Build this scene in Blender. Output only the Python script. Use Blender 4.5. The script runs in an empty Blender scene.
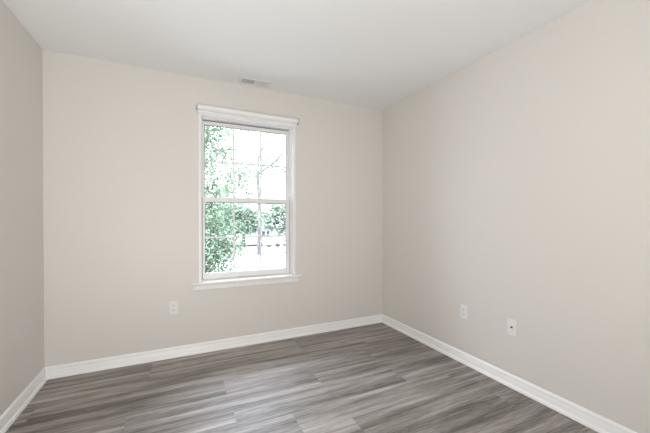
import bpy, bmesh, math, random
from mathutils import Vector, Matrix
C = bpy.context.scene.collection
sc = bpy.context.scene
PI = math.pi

# ------------------------------------------------------------------ camera
W, DEEP, H = 3.044, 3.75, 2.44          # room: back wall at y=0, interior towards -y
GZ = -3.0                               # ground outside, one storey down
cam = bpy.data.cameras.new('camera'); co = bpy.data.objects.new('camera', cam); C.objects.link(co)
co.location = (0.8963, -2.9946, 1.1919)
co.rotation_euler = (PI/2 - 0.0066, 0, -0.4409)
cam.sensor_width = 36; cam.lens = 313.61/650*36; cam.shift_y = 4.1/650
cam.clip_start = 0.02; cam.clip_end = 400
sc.camera = co

# ------------------------------------------------------------------ sky, sun, fill lights, exposure
wd = bpy.data.worlds.new('sky'); sc.world = wd; wd.use_nodes = True
bg = wd.node_tree.nodes['Background']
# bright hazy sky, several times brighter overhead than at the horizon
wn = wd.node_tree; wtc = wn.nodes.new('ShaderNodeTexCoord'); wsp = wn.nodes.new('ShaderNodeSeparateXYZ'); wrp = wn.nodes.new('ShaderNodeValToRGB')
wn.links.new(wtc.outputs['Generated'], wsp.inputs[0]); wn.links.new(wsp.outputs['Z'], wrp.inputs['Fac']); wn.links.new(wrp.outputs['Color'], bg.inputs[0])
HZ, ZN = 2.6, 28.0
wrp.color_ramp.elements[0].position = .25; wrp.color_ramp.elements[0].color = (.92*HZ/ZN, .97*HZ/ZN, HZ/ZN, 1)
wrp.color_ramp.elements[1].position = .95; wrp.color_ramp.elements[1].color = (.78, .85, 1, 1)
bg.inputs[1].default_value = ZN
def light(name, kind, loc, energy, color=(1,1,1), rot=(0,0,0), **kw):
    l = bpy.data.lights.new(name, kind); l.energy = energy; l.color = color
    for k, v in kw.items(): setattr(l, k, v)
    o = bpy.data.objects.new(name, l); C.objects.link(o); o.location = loc; o.rotation_euler = rot
    return o
sun = light('sun', 'SUN', (0, -10, 20), 5.0, (1, .95, .88), angle=math.radians(1.0))
sun.rotation_euler = Vector((-.45, .75, -.85)).to_track_quat('-Z', 'Y').to_euler()
# daylight comes in through the window opening (portal only guides sampling of the sky)
pt = light('window_portal', 'AREA', (1.524, .20, 1.36), 0, rot=(-PI/2, 0, 0), shape='RECTANGLE', size=.9, size_y=1.52)
pt.data.cycles.is_portal = True
# unseen fill lights added behind the camera, one tilted up, one vertical
light('up_fill', 'AREA', (.72, -3.3, .60), 36.5, (1, .99, .972), rot=(math.radians(140), 0, 0), shape='RECTANGLE', size=1.25, size_y=.8)
light('rear_fill', 'AREA', (1.0, -DEEP+.06, 1.15), 16, (1, .99, .972), rot=(PI/2, 0, 0), shape='RECTANGLE', size=1.2, size_y=2.1)  # added fill at the closed rear wall, which has no doorway
vs = sc.view_settings
vs.view_transform = 'Standard'; vs.look = 'None'; vs.gamma = 1; vs.use_curve_mapping = False
vs.exposure = 0.0
sc.cycles.use_denoising = True
sc.cycles.max_bounces = 14; sc.cycles.diffuse_bounces = 8; sc.cycles.transparent_max_bounces = 16
sc.cycles.caustics_reflective = False; sc.cycles.caustics_refractive = False
sc.cycles.sample_clamp_indirect = 6

# ------------------------------------------------------------------ materials
def mat(name, col, rough=.5, spec=.5, bump=0, bscale=300, var=0, vscale=6, metal=0):
    m = bpy.data.materials.new(name); m.use_nodes = True
    nt = m.node_tree; b = nt.nodes['Principled BSDF']
    b.inputs['Base Color'].default_value = (*col, 1)
    b.inputs['Roughness'].default_value = rough; b.inputs['Specular IOR Level'].default_value = spec
    b.inputs['Metallic'].default_value = metal
    tc = nt.nodes.new('ShaderNodeTexCoord')
    if var:
        n = nt.nodes.new('ShaderNodeTexNoise'); n.inputs['Scale'].default_value = vscale; n.inputs['Detail'].default_value = 4
        nt.links.new(tc.outputs['Object'], n.inputs['Vector'])
        r = nt.nodes.new('ShaderNodeValToRGB')
        r.color_ramp.elements[0].position = .3; r.color_ramp.elements[1].position = .7
        r.color_ramp.elements[0].color = (*[c*(1-var) for c in col], 1)
        r.color_ramp.elements[1].color = (*[min(1, c*(1+var)) for c in col], 1)
        nt.links.new(n.outputs['Fac'], r.inputs['Fac']); nt.links.new(r.outputs['Color'], b.inputs['Base Color'])
    if bump:
        n = nt.nodes.new('ShaderNodeTexNoise'); n.inputs['Scale'].default_value = bscale; n.inputs['Detail'].default_value = 3
        nt.links.new(tc.outputs['Object'], n.inputs['Vector'])
        bp = nt.nodes.new('ShaderNodeBump'); bp.inputs['Strength'].default_value = bump; bp.inputs['Distance'].default_value = .002
        nt.links.new(n.outputs['Fac'], bp.inputs['Height']); nt.links.new(bp.outputs['Normal'], b.inputs['Normal'])
    return m
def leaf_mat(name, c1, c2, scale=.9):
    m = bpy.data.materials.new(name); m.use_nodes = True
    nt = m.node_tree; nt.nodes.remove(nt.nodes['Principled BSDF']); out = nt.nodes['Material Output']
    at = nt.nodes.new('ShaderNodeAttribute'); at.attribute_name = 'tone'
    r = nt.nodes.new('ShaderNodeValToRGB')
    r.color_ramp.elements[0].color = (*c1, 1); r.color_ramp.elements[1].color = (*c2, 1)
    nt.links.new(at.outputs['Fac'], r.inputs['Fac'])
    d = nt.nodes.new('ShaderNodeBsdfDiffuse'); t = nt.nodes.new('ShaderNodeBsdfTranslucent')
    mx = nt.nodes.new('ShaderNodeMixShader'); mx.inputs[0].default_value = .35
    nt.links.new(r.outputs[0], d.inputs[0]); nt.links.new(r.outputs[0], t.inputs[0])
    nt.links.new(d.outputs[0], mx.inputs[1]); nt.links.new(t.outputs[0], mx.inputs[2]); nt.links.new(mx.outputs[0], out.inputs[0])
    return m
def glass_mat():
    m = bpy.data.materials.new('window_glass'); m.use_nodes = True
    nt = m.node_tree; nt.nodes.remove(nt.nodes['Principled BSDF']); out = nt.nodes['Material Output']
    t = nt.nodes.new('ShaderNodeBsdfTransparent'); t.inputs[0].default_value = (.99, .995, .993, 1)
    g = nt.nodes.new('ShaderNodeBsdfGlossy'); g.inputs['Roughness'].default_value = 0
    f = nt.nodes.new('ShaderNodeFresnel'); f.inputs['IOR'].default_value = 1.16
    mx = nt.nodes.new('ShaderNodeMixShader')
    nt.links.new(f.outputs[0], mx.inputs[0]); nt.links.new(t.outputs[0], mx.inputs[1]); nt.links.new(g.outputs[0], mx.inputs[2])
    nt.links.new(mx.outputs[0], out.inputs[0])
    return m
def floor_mat():
    m = bpy.data.materials.new('grey_oak_planks'); m.use_nodes = True
    nt = m.node_tree; L = nt.links.new; N = nt.nodes.new; b = nt.nodes['Principled BSDF']
    tc = N('ShaderNodeTexCoord'); off = N('ShaderNodeAttribute'); off.attribute_name = 'grain_offset'
    add = N('ShaderNodeVectorMath'); add.operation = 'ADD'
    L(tc.outputs['Object'], add.inputs[0]); L(off.outputs['Vector'], add.inputs[1])
    def noise(sx, sy, detail, dist=0, rough=.5):
        mp = N('ShaderNodeMapping'); mp.inputs['Scale'].default_value = (sx, sy, 1); L(add.outputs[0], mp.inputs['Vector'])
        n = N('ShaderNodeTexNoise'); n.inputs['Scale'].default_value = 1; n.inputs['Detail'].default_value = detail
        n.inputs['Distortion'].default_value = dist; n.inputs['Roughness'].default_value = rough
        L(mp.outputs[0], n.inputs['Vector']); return n.outputs['Fac']
    def math_(op, a, bb):
        n = N('ShaderNodeMath'); n.operation = op
        for i, v in enumerate((a, bb)):
            if isinstance(v, (int, float)): n.inputs[i].default_value = v
            else: L(v, n.inputs[i])
        return n.outputs[0]
    broad = noise(1.0, 17, 2, .4)
    streak = noise(3.0, 60, 4, .6, .65)
    fleck = noise(11, 130, 2, .3, .6)
    fine = noise(14, 240, 3, .2, .6)
    mpw = N('ShaderNodeMapping'); mpw.inputs['Scale'].default_value = (1.3, 9, 1); L(add.outputs[0], mpw.inputs['Vector'])
    wv = N('ShaderNodeTexWave'); wv.wave_type = 'RINGS'; wv.rings_direction = 'Z'
    wv.inputs['Scale'].default_value = 2.6; wv.inputs['Distortion'].default_value = 5; wv.inputs['Detail'].default_value = 3
    wv.inputs['Detail Scale'].default_value = 1.2; L(mpw.outputs[0], wv.inputs['Vector'])
    tone = N('ShaderNodeAttribute'); tone.attribute_name = 'tone'
    v = math_('ADD', math_('MULTIPLY', math_('SUBTRACT', broad, .5), 1.65), math_('MULTIPLY', math_('SUBTRACT', streak, .5), 1.05))
    v = math_('ADD', v, math_('MULTIPLY', math_('SUBTRACT', fine, .5), .40))
    v = math_('ADD', v, math_('MULTIPLY', math_('SUBTRACT', fleck, .5), .55))
    v = math_('ADD', v, math_('MULTIPLY', math_('SUBTRACT', wv.outputs['Fac'], .5), .13))
    v = math_('ADD', v, math_('MULTIPLY', math_('SUBTRACT', tone.outputs['Fac'], .5), .26))
    v = math_('ADD', v, .5)
    r = N('ShaderNodeValToRGB'); e = r.color_ramp.elements
    e[0].position = .08; e[0].color = (.100, .088, .078, 1)
    e[1].position = .95; e[1].color = (.47, .437, .41, 1)
    k = e.new(.5); k.color = (.268, .241, .220, 1)
    L(v, r.inputs['Fac']); L(r.outputs[0], b.inputs['Base Color'])
    b.inputs['Specular IOR Level'].default_value = .5
    rr = math_('ADD', math_('MULTIPLY', fine, .14), .40); L(rr, b.inputs['Roughness'])
    bp = N('ShaderNodeBump'); bp.inputs['Strength'].default_value = .12; bp.inputs['Distance'].default_value = .001
    L(fine, bp.inputs['Height']); L(bp.outputs[0], b.inputs['Normal'])
    return m
M = dict(
    wall=mat('beige_wall_paint', (.70, .677, .648), .42, .35, .10, 420),
    ceil=mat('ceiling_paint', (.825, .833, .835), .8, .2, .12, 380),
    trim=mat('white_trim_paint', (.86, .86, .86), .32, .5, .03, 60),
    vinyl=mat('white_vinyl', (.80, .80, .80), .35, .5, .02, 80),
    dark_strip=mat('dark_grey_strip', (.20, .20, .20), .6),  # pane edge strips, and the shade painted into the sash gaps
    shade=mat('white_shade_fabric', (.84, .84, .84), .7, .3, .08, 700),
    steel=mat('bracket_metal', (.33, .32, .31), .4, .5, .05, 200, metal=.6),
    plastic=mat('white_plate_plastic', (.80, .79, .78), .35, .5, .01, 100),
    slot=mat('slot_shadow_grey', (.10, .10, .10), .6),
    brass=mat('connector_metal', (.16, .15, .13), .4, .5, .05, 200, metal=.7),
    vent=mat('vent_enamel', (.74, .74, .74), .4, .5, .02, 80),
    duct_shade=mat('painted_duct_shade', (.06, .06, .06), .6, .4, .05, 60),  # near-black colour standing in for the shade inside the vent
    glass=glass_mat(), floor=floor_mat(),
    ground=mat('pale_concrete', (.17, .168, .163), .9, .2, .2, 8, .10, .6),
    lawn=mat('lawn_soil', (.24, .29, .17), .95, .1, .3, 6, .25, 1.2),
    mulch=mat('bark_mulch', (.045, .04, .035), .95, .1, .5, 12, .4, 3),
    siding=mat('white_siding', (.40, .405, .405), .6, .3, .1, 20),
    houseglass=mat('house_window_glass', (.02, .025, .03), .15, .5, .02, 4),
    shingle=mat('roof_shingle', (.36, .36, .37), .9, .2, .4, 6, .2, 3),
    bark=mat('grey_bark', (.11, .095, .08), .9, .2, .6, 14, .35, 5),
    palebark=mat('pale_bark', (.12, .117, .112), .9, .2, .6, 10, .3, 4),
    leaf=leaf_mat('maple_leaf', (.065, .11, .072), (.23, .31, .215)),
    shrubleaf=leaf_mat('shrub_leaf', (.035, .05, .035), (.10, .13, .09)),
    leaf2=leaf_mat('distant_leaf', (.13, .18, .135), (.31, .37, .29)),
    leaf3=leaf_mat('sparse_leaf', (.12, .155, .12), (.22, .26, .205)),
)

# ------------------------------------------------------------------ mesh helpers
class MB:
    def __init__(s): s.b = bmesh.new()
    def box(s, x0, x1, y0, y1, z0, z1, rot=None):
        c = Vector(((x0+x1)/2, (y0+y1)/2, (z0+z1)/2))
        m = Matrix.Translation(c)
        if rot: m = m @ rot
        m = m @ Matrix.Diagonal((abs(x1-x0), abs(y1-y0), abs(z1-z0), 1))
        bmesh.ops.create_cube(s.b, size=1, matrix=m); return s
    def cyl(s, p, q, r, r2=None, seg=16):
        p, q = Vector(p), Vector(q); d = q-p
        m = Matrix.Translation((p+q)/2) @ d.to_track_quat('Z', 'Y').to_matrix().to_4x4()
        bmesh.ops.create_cone(s.b, cap_ends=True, segments=seg, radius1=r, radius2=r if r2 is None else r2, depth=d.length, matrix=m); return s
    def tube(s, pts, radii, seg=7):
        rings = []
        for i, p in enumerate(pts):
            p = Vector(p); a = Vector(pts[max(i-1, 0)]); c = Vector(pts[min(i+1, len(pts)-1)])
            d = (c-a).normalized(); u = d.orthogonal().normalized() if i == 0 else (u - d*u.dot(d)).normalized()
            w = d.cross(u)
            rings.append([s.b.verts.new(p + (u*math.cos(t*2*PI/seg) + w*math.sin(t*2*PI/seg))*radii[i]) for t in range(seg)])
        for r0, r1 in zip(rings, rings[1:]):
            for t in range(seg): s.b.faces.new((r0[t], r0[(t+1) % seg], r1[(t+1) % seg], r1[t]))
        s.b.faces.new(rings[0][::-1]); s.b.faces.new(rings[-1]); return s
    def extrude(s, prof, path_a, path_b, n):      # profile (out, up) swept from a to b, 'out' along n
        a, b, n = Vector(path_a), Vector(path_b), Vector(n); ra, rb = [], []
        for o, z in prof:
            k = n*o + Vector((0, 0, z)); ra.append(s.b.verts.new(a+k)); rb.append(s.b.verts.new(b+k))
        m = len(prof)
        for i in range(m): s.b.faces.new((ra[i], ra[(i+1) % m], rb[(i+1) % m], rb[i]))
        s.b.faces.new(ra[::-1]); s.b.faces.new(rb); return s
    def build(s, name, m, parent=None, bevel=0, smooth=False, loc=None, kind=None, label=None):
        bmesh.ops.recalc_face_normals(s.b, faces=s.b.faces)
        me = bpy.data.meshes.new(name); s.b.to_mesh(me); s.b.free(); me.materials.append(m)
        if smooth:
            for p in me.polygons: p.use_smooth = True
            me.set_sharp_from_angle(angle=math.radians(40))
        o = bpy.data.objects.new(name, me); C.objects.link(o)
        if parent: o.parent = parent
        if loc: o.location = loc
        if bevel:
            bv = o.modifiers.new('bevel', 'BEVEL'); bv.width = bevel; bv.segments = 3; bv.limit_method = 'ANGLE'
        if kind: o['kind'] = kind
        if label: o['label'] = label
        return o
def empty(name, loc, label, cat, group=None, rotz=0, kind=None):
    o = bpy.data.objects.new(name, None); C.objects.link(o); o.location = loc; o.rotation_euler.z = rotz; o.empty_display_size = .05
    return tag(o, label, cat, group, kind)
def tag(o, label, cat, group=None, kind=None):
    if label: o['label'] = label
    if cat: o['category'] = cat
    if group: o['group'] = group
    if kind: o['kind'] = kind
    return o
def S(o, label, cat): return tag(o, label, cat, kind='structure')

# ------------------------------------------------------------------ room shell
random.seed(4)
OX0, OX1, OZ0, OZ1, TH = 1.089, 1.959, .602, 2.117, .17        # window opening in the back wall
w = MB(); w.box(-.15, OX0, 0, TH, -.1, H+.1); w.box(OX1, W+.15, 0, TH, -.1, H+.1)
w.box(OX0, OX1, 0, TH, -.1, OZ0); w.box(OX0, OX1, 0, TH, OZ1, H+.1)
S(w.build('wall_back', M['wall']), 'beige painted wall with the window', 'wall')
S(MB().box(-.15, 0, -DEEP-.15, 0, -.1, H+.1).build('wall_left', M['wall']), 'beige painted wall on the left edge', 'wall')
S(MB().box(W, W+.15, -DEEP-.15, 0, -.1, H+.1).build('wall_right', M['wall']), 'beige painted wall on the right with two white plates', 'wall')
S(MB().box(0, W, -DEEP-.15, -DEEP, -.1, H+.1).build('wall_rear', M['wall']), 'beige painted wall behind the viewpoint', 'wall')
S(MB().box(0, W, -DEEP, 0, H, H+.1).build('ceiling', M['ceil']), 'smooth white painted ceiling', 'ceiling')
# floor: planks 0.194 x 1.22 m laid parallel to the window wall
PW, PL, Y0 = .1942, 1.22, -.0155
joints = {0: 1.93, 1: .70, 2: 2.53, 3: 1.20, 4: 1.84, 5: 1.21, 6: 2.75, 7: .62, 8: 1.62, 9: 3.0, 10: .25, 11: 1.05}
vv, ff, tones, offs = [], [], [], []
vv += [(0, -DEEP, -.004), (W, -DEEP, -.004), (W, 0, -.004), (0, 0, -.004)]; ff.append((0, 1, 2, 3)); tones.append(.1); offs.append((0, 0, 0))
k = -1
while True:
    yt = Y0 - PW*k; yb = yt - PW
    if yt <= -DEEP: break
    j = joints.get(k, random.uniform(0, 1.2)); 
    if k == 5: js = [1.21, 2.42, 0.0]
    else: js = sorted({round(j + PL*n, 4) for n in range(-3, 4)})
    xs = sorted({0, W} | {x for x in js if .02 < x < W-.02})
    for xa, xb in zip(xs, xs[1:]):
        g = .0006; i = len(vv)
        a0, a1, b0, b1 = max(yb+g, -DEEP), min(yt-g, 0), xa+g, xb-g
        vv += [(b0, a0, 0), (b1, a0, 0), (b1, a1, 0), (b0, a1, 0)]; ff.append((i, i+1, i+2, i+3))
        tones.append(random.random()); offs.append((random.uniform(-50, 50), random.uniform(-50, 50), 0))
    k += 1
me = bpy.data.meshes.new('floor'); me.from_pydata(vv, [], ff); me.materials.append(M['floor'])
at = me.attributes.new('tone', 'FLOAT', 'FACE'); at.data.foreach_set('value', tones)
at = me.attributes.new('grain_offset', 'FLOAT_VECTOR', 'FACE'); at.data.foreach_set('vector', [c for o_ in offs for c in o_])
fl = bpy.data.objects.new('floor', me); C.objects.link(fl); S(fl, 'grey brown wood plank floor', 'floor')
sub = MB().box(0, W, -DEEP, 0, -.1, -.0045).build('subfloor', M['mulch'], fl)

# baseboards: moulded board with a rounded shoe strip at the floor
BP = [(0, 0), (.013, 0), (.013, .058), (.0105, .0615), (.0125, .066), (.0115, .071), (.0085, .077), (.005, .082), (.0025, .0855), (0, .086)]
SP = [(.013, 0), (.029, 0)] + [(.013+.016*math.cos(t), .022*math.sin(t)) for t in [PI/2*i/6 for i in range(1, 7)]]
for nm, a, b, n in (('back', (0, 0, 0), (W, 0, 0), (0, -1, 0)), ('left', (0, -DEEP, 0), (0, 0, 0), (1, 0, 0)),
                    ('right', (W, 0, 0), (W, -DEEP, 0), (-1, 0, 0)), ('rear', (0, -DEEP, 0), (W, -DEEP, 0), (0, 1, 0))):
    o = MB().extrude(BP, a, b, n).build('baseboard_'+nm, M['trim'], smooth=True)
    S(o, {'back': 'white baseboard below the window wall', 'left': 'white baseboard at lower left wall', 'right': 'white baseboard along the right wall', 'rear': 'white baseboard behind the viewpoint'}[nm], 'baseboard')
    MB().extrude(SP, a, b, n).build('shoe_molding', M['trim'], o, smooth=True)

# ------------------------------------------------------------------ window
win = empty('window_1', (0, 0, 0), 'white single hung window with grid panes', 'window', kind='structure')
FY0, FY1 = .059, .15
f = MB(); t = .014
f.box(OX0, OX0+t, FY0, FY1, OZ0+.03, OZ1-.012); f.box(OX1-t, OX1, FY0, FY1, OZ0+.03, OZ1-.012)
f.box(OX0, OX1, FY0, FY1, OZ1-.012, OZ1); f.box(OX0, OX1, FY0, FY1, OZ0, OZ0+.03)
f.box(OX0+t, OX0+t+.008, .104, .110, OZ0+.03, OZ1-.012); f.box(OX1-t-.008, OX1-t, .104, .110, OZ0+.03, OZ1-.012)
f.build('window_frame', M['vinyl'], win, bevel=.0015)
def sash(name, x0, x1, z0, z1, y0, y1, st, br, tr, sr=None):
    sr = sr or st
    s = MB()
    s.box(x0, x0+st, y0, y1, z0, z1); s.box(x1-sr, x1, y0, y1, z0, z1)
    s.box(x0+st, x1-sr, y0, y1, z0, z0+br); s.box(x0+st, x1-sr, y0, y1, z1-tr, z1)
    o = s.build(name, M['vinyl'], win, bevel=.003)
    gx0, gx1, gz0, gz1 = x0+st, x1-sr, z0+br, z1-tr; ym = (y0+y1)/2
    g = MB(); q = .004                       # dark thin strip along the sides and top of the pane
    for yy in (y0+.008,):
        g.box(gx0, gx0+q, yy, yy+.002, gz0, gz1); g.box(gx1-q, gx1, yy, yy+.002, gz0, gz1); g.box(gx0, gx1, yy, yy+.002, gz1-q*1.6, gz1)
    g.build('pane_edge_strip', M['dark_strip'], o)
    MB().box(gx0, gx1, ym-.002, ym+.002, gz0, gz1).build('pane', M['glass'], o)
    m = MB(); h = .0075; wd_ = gx1-gx0
    for k_ in (1, 2): m.box(gx0+wd_*k_/3-h, gx0+wd_*k_/3+h, ym-.009, ym-.003, gz0, gz1)
    zc = (gz0+gz1)/2; m.box(gx0, gx1, ym-.0085, ym-.0035, zc-h, zc+h)
    m.build('muntin_grid', M['vinyl'], o)
    return o
up = sash('upper_sash', OX0+t+.005, OX1-t-.005, 1.345, OZ1-.021, .112, .142, .019, .04, .033)
lo = sash('lower_sash', OX0+t+.004, OX1-t-.005, OZ0+.031, 1.388, .070, .102, .022, .055, .044, .036)
ws = MB(); ws.box(OX0+t, OX1-t, .118, .138, OZ1-.022, OZ1-.012)
ws.box(OX0+t, OX0+t+.006, .118, .138, 1.35, OZ1-.022); ws.box(OX1-t-.006, OX1-t, .118, .138, 1.35, OZ1-.022)
ws.box(OX0+t, OX0+t+.005, .082, .098, OZ0+.031, 1.386); ws.box(OX1-t-.006, OX1-t, .082, .098, OZ0+.031, 1.386)
ws.build('sash_gap_shade', M['dark_strip'], win)  # dark strips put in for the shadow lines between sashes and frame
lk = MB(); lk.box(1.495, 1.551, .074, .098, 1.388, 1.394); lk.cyl((1.523, .086, 1.394), (1.523, .086, 1.402), .011); lk.box(1.507, 1.529, .078, .086, 1.400, 1.406)
lk.build('sash_lock', M['vinyl'], lo, bevel=.001)
# stool (inside sill) with its apron, and the slim casing round the opening
st_ = MB(); st_.box(1.014, 2.034, -.040, 0, .608, .626); st_.box(OX0, OX1, 0, FY0+.004, .608, .626)
st_.build('window_sill', M['trim'], win, bevel=.005)
MB().extrude([(0, 0), (.011, 0), (.014, .006), (.014, .042), (.020, .048), (.020, .053), (0, .053)], (1.026, 0, .555), (2.008, 0, .555), (0, -1, 0)).build('apron', M['trim'], win, bevel=.001)
cs = MB(); cs.box(OX0-.018, OX0, -.006, .0, .622, OZ1+.006); cs.box(OX1, OX1+.018, -.006, 0, .622, OZ1+.006)
cs.box(OX0-.018, OX1+.018, -.006, 0, OZ1+.0, 2.148); cs.box(OX0-.018, OX1+.018, -.010, 0, OZ1+.002, OZ1+.014)
# painted drywall returns inside the opening
cs.box(OX0, OX0+.003, -.004, FY0+.012, .61, OZ1+.002); cs.box(OX1-.003, OX1, -.004, FY0+.012, .61, OZ1+.002); cs.box(OX0, OX1, -.004, FY0+.012, OZ1-.003, OZ1+.002)
cs.build('casing', M['trim'], win, bevel=.0015)

# ------------------------------------------------------------------ rolled up shade above the window
rs = empty('roller_shade', (1.524, -.035, 2.166), 'white rolled-up roller shade mounted on the wall above the window', 'window shade')
rs.rotation_euler.y = math.radians(.45)
r = MB(); n = 44; ring = []
for e_ in (-.464, .464):
    rg = []
    for i in range(n):
        a = 2*PI*i/n; rr = .0245 + (.0018 if i < n/2 else 0)*(i/(n/2))
        rg.append(r.b.verts.new((e_, rr*math.cos(a), rr*math.sin(a))))
    ring.append(rg)
for i in range(n): r.b.faces.new((ring[0][i], ring[0][(i+1) % n], ring[1][(i+1) % n], ring[1][i]))
r.b.faces.new(ring[0]); r.b.faces.new(ring[1])
r.build('shade_roll', M['shade'], rs, smooth=True)
MB().cyl((-.471, 0, 0), (.471, 0, 0), .012, seg=20).build('roller_tube', M['steel'], rs, smooth=True)
hb = MB(); hb.box(-.461, .461, .013, .019, -.040, -.004); hb.box(-.459, .459, .010, .022, -.043, -.030)
hb.build('hem_bar', M['shade'], rs, bevel=.002)
for sgn in (-1, 1):
    x = sgn*.4705
    b_ = MB(); b_.box(x-.0012, x+.0012, -.023, .035, -.025, .025); b_.box(min(x, x-sgn*.0), max(x, x+sgn*.012), .033, .035, -.021, .021)
    bb = b_.build('bracket', M['vinyl'], rs, bevel=.001)
    MB().cyl((x, 0, -.002), (x+sgn*.004, 0, -.002), .0075, seg=16).build('pivot_pin', M['steel'], bb)
    MB().box(x-.002, x+.003 if sgn > 0 else x+.002, -.012, .012, -.0265, -.014).build('bracket_clip', M['steel'], bb)

# ------------------------------------------------------------------ ceiling register
cv = empty('ceiling_vent', (1.546, -.113, H), 'small white two-bank air vent on the ceiling above the window', 'air vent')
fr = MB(); a, b = .146, .064; ia, ib = .114, .040
fr.box(-a, a, -b, -ib, -.006, 0); fr.box(-a, a, ib, b, -.006, 0); fr.box(-a, -ia, -ib, ib, -.006, 0); fr.box(ia, a, -ib, ib, -.006, 0)
fr.box(-.006, .006, -ib, ib, -.006, -.001)
fr.build('vent_frame', M['vent'], cv, bevel=.003)
MB().box(-ia, ia, -ib, ib, -.0012, -.0004).build('vent_backing', M['duct_shade'], cv)  # flat dark sheet in place of the shaded hollow above the louvers
for sgn in (-1, 1):
    lv = MB()
    for i in range(10):
        x = sgn*(.0125 + i*.0105)
        lv.box(x-.0065, x+.0065, -ib, ib, -.0058, -.0050, Matrix.Rotation(sgn*math.radians(28)*1, 4, 'Y'))
    lv.build('louver_bank', M['vent'], cv)
for x in (-.131, .131): MB().cyl((x, 0, -.0085), (x, 0, -.006), .004, seg=12).build('screw', M['vent'], cv)

# ------------------------------------------------------------------ wall plates (local: x right, y into the wall, z up)
def plate_body(parent):
    p = MB(); hw, hh = .035, .0565
    p.box(-hw, hw, -.0055, 0, -hh, hh); return p.build('plate', M['plastic'], parent, bevel=.003)
def duplex(name, loc, rz, label):
    t_ = empty(name, loc, label, 'outlet', 'electrical outlets', rz)
    plate_body(t_)
    for s_ in (-1, 1):
        z = s_*.0195
        rc = MB(); rc.cyl((0, -.0075, z), (0, -.004, z), .0168, seg=28)
        o = rc.build('receptacle', M['plastic'], t_, bevel=.0008)
        sl = MB(); sl.box(-.0075, -.0050, -.0079, -.0073, z-.002, z+.0085); sl.box(.0050, .0075, -.0079, -.0073, z-.001, z+.0075)
        sl.cyl((0, -.0079, z-.0085), (0, -.0073, z-.0085), .0028, seg=12)
        sl.build('slots', M['slot'], o)
    MB().cyl((0, -.007, 0), (0, -.0055, 0), .003, seg=12).build('screw', M['plastic'], t_)
    return t_
duplex('wall_outlet', (.8675, 0, .426), 0, 'white duplex outlet low on the window wall, left of the window')
duplex('wall_outlet', (W, -1.1435, .4215), -PI/2, 'white duplex outlet low on the right wall, nearer the room corner')
cx = empty('cable_plate', (W, -1.5545, .422), 'white cable wall plate with a dark round connector at its centre', 'cable plate', rotz=-PI/2)
plate_body(cx)
cn = MB(); cn.cyl((0, -.0085, 0), (0, -.0055, 0), .0075, seg=6); cn.cyl((0, -.017, 0), (0, -.0085, 0), .0048, seg=16)
cn.build('connector', M['brass'], cx, label='dark metal connector')
for z in (-.041, .041): MB().cyl((0, -.007, z), (0, -.0055, z), .0032, seg=12).build('screw', M['plastic'], cx)

# ------------------------------------------------------------------ outside
S(MB().box(-60, 90, .4, 140, GZ-.2, GZ).build('ground', M['ground']), 'sunlit pale pavement outside', 'ground')
def slab(name, x0, x1, y0, y1, z0, z1, m, lab, cat): S(MB().box(x0, x1, y0, y1, z0, z1).build(name, m, bevel=.02), lab, cat)
slab('kerb', 9.6, 40, 33.6, 33.85, GZ, GZ+.14, M['ground'], 'low pale kerb outside', 'kerb')
slab('planting_bed', 8.2, 12.6, 44.6, 46.6, GZ, GZ+.12, M['mulch'], 'dark mulch bed under a tree outside', 'planting bed')

def leaves(rng, spots, per, spread, size, m, name, parent):
    V, F, T = [], [], []
    for c in spots:
        ct = rng.random()
        for _ in range(per):
            p = Vector(c) + Vector((rng.gauss(0, spread), rng.gauss(0, spread), rng.gauss(0, spread*.75)))
            d = Vector((rng.uniform(-1, 1), rng.uniform(-1, 1), rng.uniform(-.9, .3))).normalized()
            u = d.cross(Vector((rng.gauss(0, .5), rng.gauss(0, .5), 1))).normalized(); nn = d.cross(u)
            L_ = size*rng.uniform(.65, 1.3); w_ = L_*.36; i = len(V)
            V += [p, p+d*L_*.45+u*w_+nn*w_*.3, p+d*L_, p+d*L_*.45-u*w_+nn*w_*.3, p+d*L_*.5]
            F += [(i, i+1, i+4), (i+1, i+2, i+4), (i+2, i+3, i+4), (i+3, i, i+4)]
            tt = min(1, max(0, .5*ct + .5*rng.random())); T += [tt]*4
    me = bpy.data.meshes.new(name); me.from_pydata([tuple(v) for v in V], [], F); me.materials.append(m)
    at = me.attributes.new('tone', 'FLOAT', 'FACE'); at.data.foreach_set('value', T)
    o = bpy.data.objects.new(name, me); C.objects.link(o); o.parent = parent; return o
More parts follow.
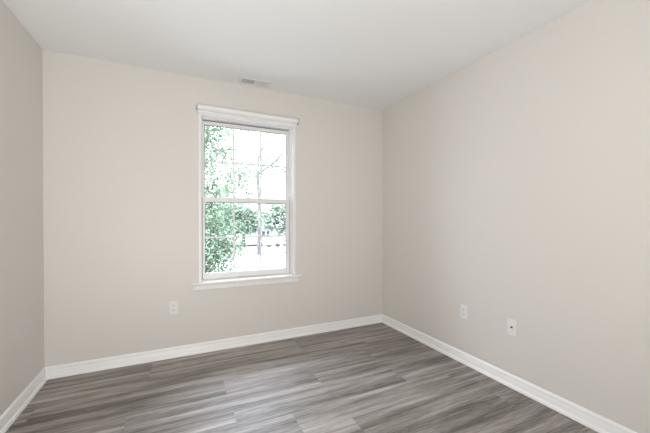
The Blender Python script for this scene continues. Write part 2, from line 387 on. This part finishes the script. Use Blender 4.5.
def tree(name, base, h_fork, crown_c, crown_r, r0, nspots, per, spread, size, seed, label, lm='leaf', bm='bark', lean=(0, 0), forks=4, density=None, twig=.012, group='trees outside the window'):
    rng = random.Random(seed)
    root = empty(name, base, label, 'tree', group)
    B = Vector(base); cc = Vector(crown_c)-B; cr = crown_r
    spots = []
    while len(spots) < nspots:
        q = Vector((rng.uniform(-1, 1), rng.uniform(-1, 1), rng.uniform(-1, 1)))
        l = q.length
        if l > 1 or rng.random() > .25 + .75*l: continue
        if density and rng.random() > density(cc.x+q.x*cr[0]+B.x, cc.y+q.y*cr[1]+B.y, cc.z+q.z*cr[2]+B.z): continue
        spots.append((cc.x+q.x*cr[0], cc.y+q.y*cr[1], cc.z+q.z*cr[2]))
    fk = Vector((lean[0], lean[1], h_fork)); tk = MB()
    tk.tube([(0, 0, 0), (0, 0, .15*r0/.1), fk*.5+Vector((.02*h_fork, 0, 0)), fk], [r0*1.5, r0*1.1, r0*.95, r0*.85], 10)
    tips = []
    for i in range(forks):
        a = 2*PI*i/forks + rng.uniform(-.4, .4)
        e_ = cc + Vector((math.cos(a)*cr[0]*.45, math.sin(a)*cr[1]*.45, cr[2]*rng.uniform(-.1, .55)))
        mid = fk.lerp(e_, .5) + Vector((math.cos(a)*cr[0]*.12, math.sin(a)*cr[1]*.12, -.05*cr[2]))
        tk.tube([fk-Vector((0, 0, r0)), mid, e_], [r0*.6, r0*.4, r0*.18], 7); tips += [(mid, r0*.4), (e_, r0*.18), (fk, r0*.6), (fk.lerp(mid, .5), r0*.5)]
    nodes = [(p, 0) for p, _ in tips] + [(tips[i][0].lerp(tips[i+1][0], .5), 0) for i in range(0, len(tips)-1, 4)]
    for s_ in sorted(spots, key=lambda q: min((p-Vector(q)).length for p, _ in tips)):
        s_ = Vector(s_); t0, _ = min(nodes, key=lambda q: (q[0]-s_).length); nodes.append((s_, 1))
        mid = t0.lerp(s_, .5) + Vector((rng.gauss(0, 1), rng.gauss(0, 1), rng.gauss(0, 1)))*(s_-t0).length*.07
        tk.tube([t0, mid, s_], [twig*1.3, twig*.8, twig*.35], 4)
    tk.build('trunk', M[bm], root, smooth=True)
    leaves(rng, spots, per, spread, size, M[lm], 'leaves', root)
    return root
def dn(x, y, z):           # thins towards the right-hand rim, with a gap at mid height
    k_ = 1 - max(0, (x-1.5))/1.1
    if z > 1.0: k_ *= .4
    if -.25 < z < .35 and x > 1.75: k_ *= .15
    return max(.05, k_)
tree('leafy_tree', (.15, 4.6, GZ), 2.4, (.75, 4.3, 1.75), (1.85, 1.3, 2.7), 0.13, 900, 40, .14, .072, 11, 'leafy green tree close outside, filling the left side of the window', density=dn, forks=6)
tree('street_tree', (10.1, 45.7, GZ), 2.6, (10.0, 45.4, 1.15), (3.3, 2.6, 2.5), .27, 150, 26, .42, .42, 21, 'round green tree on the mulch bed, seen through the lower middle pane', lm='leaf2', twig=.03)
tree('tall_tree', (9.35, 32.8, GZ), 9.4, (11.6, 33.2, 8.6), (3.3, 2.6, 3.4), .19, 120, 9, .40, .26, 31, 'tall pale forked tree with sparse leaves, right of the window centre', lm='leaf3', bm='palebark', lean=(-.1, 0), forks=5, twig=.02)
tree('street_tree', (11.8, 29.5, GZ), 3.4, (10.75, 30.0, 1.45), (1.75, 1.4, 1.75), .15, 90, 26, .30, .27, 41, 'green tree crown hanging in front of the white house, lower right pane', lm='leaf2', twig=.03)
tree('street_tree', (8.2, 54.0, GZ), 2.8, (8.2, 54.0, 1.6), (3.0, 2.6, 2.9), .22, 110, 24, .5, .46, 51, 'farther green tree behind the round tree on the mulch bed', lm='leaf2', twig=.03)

# white house across the pavement
hs = empty('house', (17.7, 49.0, GZ), 'white sided house across the pavement, seen through the lower right pane', 'house', rotz=-.12)
hb_ = MB(); hb_.box(-4, 7, 0, 7, 0, 2.9)
for i in range(18): hb_.box(-4.02, 7.02, -.02, 0, .12+i*.155, .125+i*.155)
hb_.build('wall', M['siding'], hs)
rf = MB(); v_ = [rf.b.verts.new(p) for p in ((-4.5, -.5, 2.85), (7.5, -.5, 2.85), (7.5, 7.5, 2.85), (-4.5, 7.5, 2.85), (-4.5, 3.5, 4.5), (7.5, 3.5, 4.5))]
for q in ((0, 1, 5, 4), (2, 3, 4, 5), (0, 4, 3), (1, 2, 5), (0, 3, 2, 1)): rf.b.faces.new([v_[i] for i in q])
rf.build('roof', M['shingle'], hs)
for x in (-3.6, -2.85, -.9, 2.0, 4.6):
    fw = MB(); z0, z1, hw = 1.05, 2.05, .24
    fw.box(x-hw-.07, x-hw, -.06, 0, z0-.07, z1+.07); fw.box(x+hw, x+hw+.07, -.06, 0, z0-.07, z1+.07); fw.box(x-hw, x+hw, -.06, 0, z1, z1+.07); fw.box(x-hw, x+hw, -.06, 0, z0-.07, z0); fw.box(x-hw, x+hw, -.05, 0, 1.53, 1.57)
    fo = fw.build('house_window', M['siding'], hs); MB().box(x-hw, x+hw, -.03, -.022, z0, z1).build('pane', M['houseglass'], fo)
rl = MB(); rl.box(-4, 7, -.1, -.0, .52, .60); rl.build('trim_band', M['shingle'], hs)
SHRUBS = ['low dark shrub half hidden by the tall pale trunk', 'second low shrub from the left along the white house', 'third low shrub from the left along the white house', 'rightmost low shrub along the white house, at the window edge']
for i in range(4):
    rg = random.Random(70+i); x = 11.9 + i*1.25; y = 42.4 - i*.15
    sb = empty('shrub', (x, y, GZ), SHRUBS[i], 'shrub', 'shrubs along the white house')
    st2 = MB(); sp = []
    for k_ in range(16):
        a = rg.uniform(0, 2*PI); q = rg.uniform(0, .42); p = (q*1.2*math.cos(a), q*math.sin(a), rg.uniform(.12, .42)); sp.append(p)
        st2.tube([(0, 0, 0), (p[0]*.5, p[1]*.5, p[2]*.6), p], [.02, .012, .006], 4)
    st2.build('stems', M['bark'], sb); leaves(rg, sp, 22, .10, .12, M['shrubleaf'], 'leaves', sb)
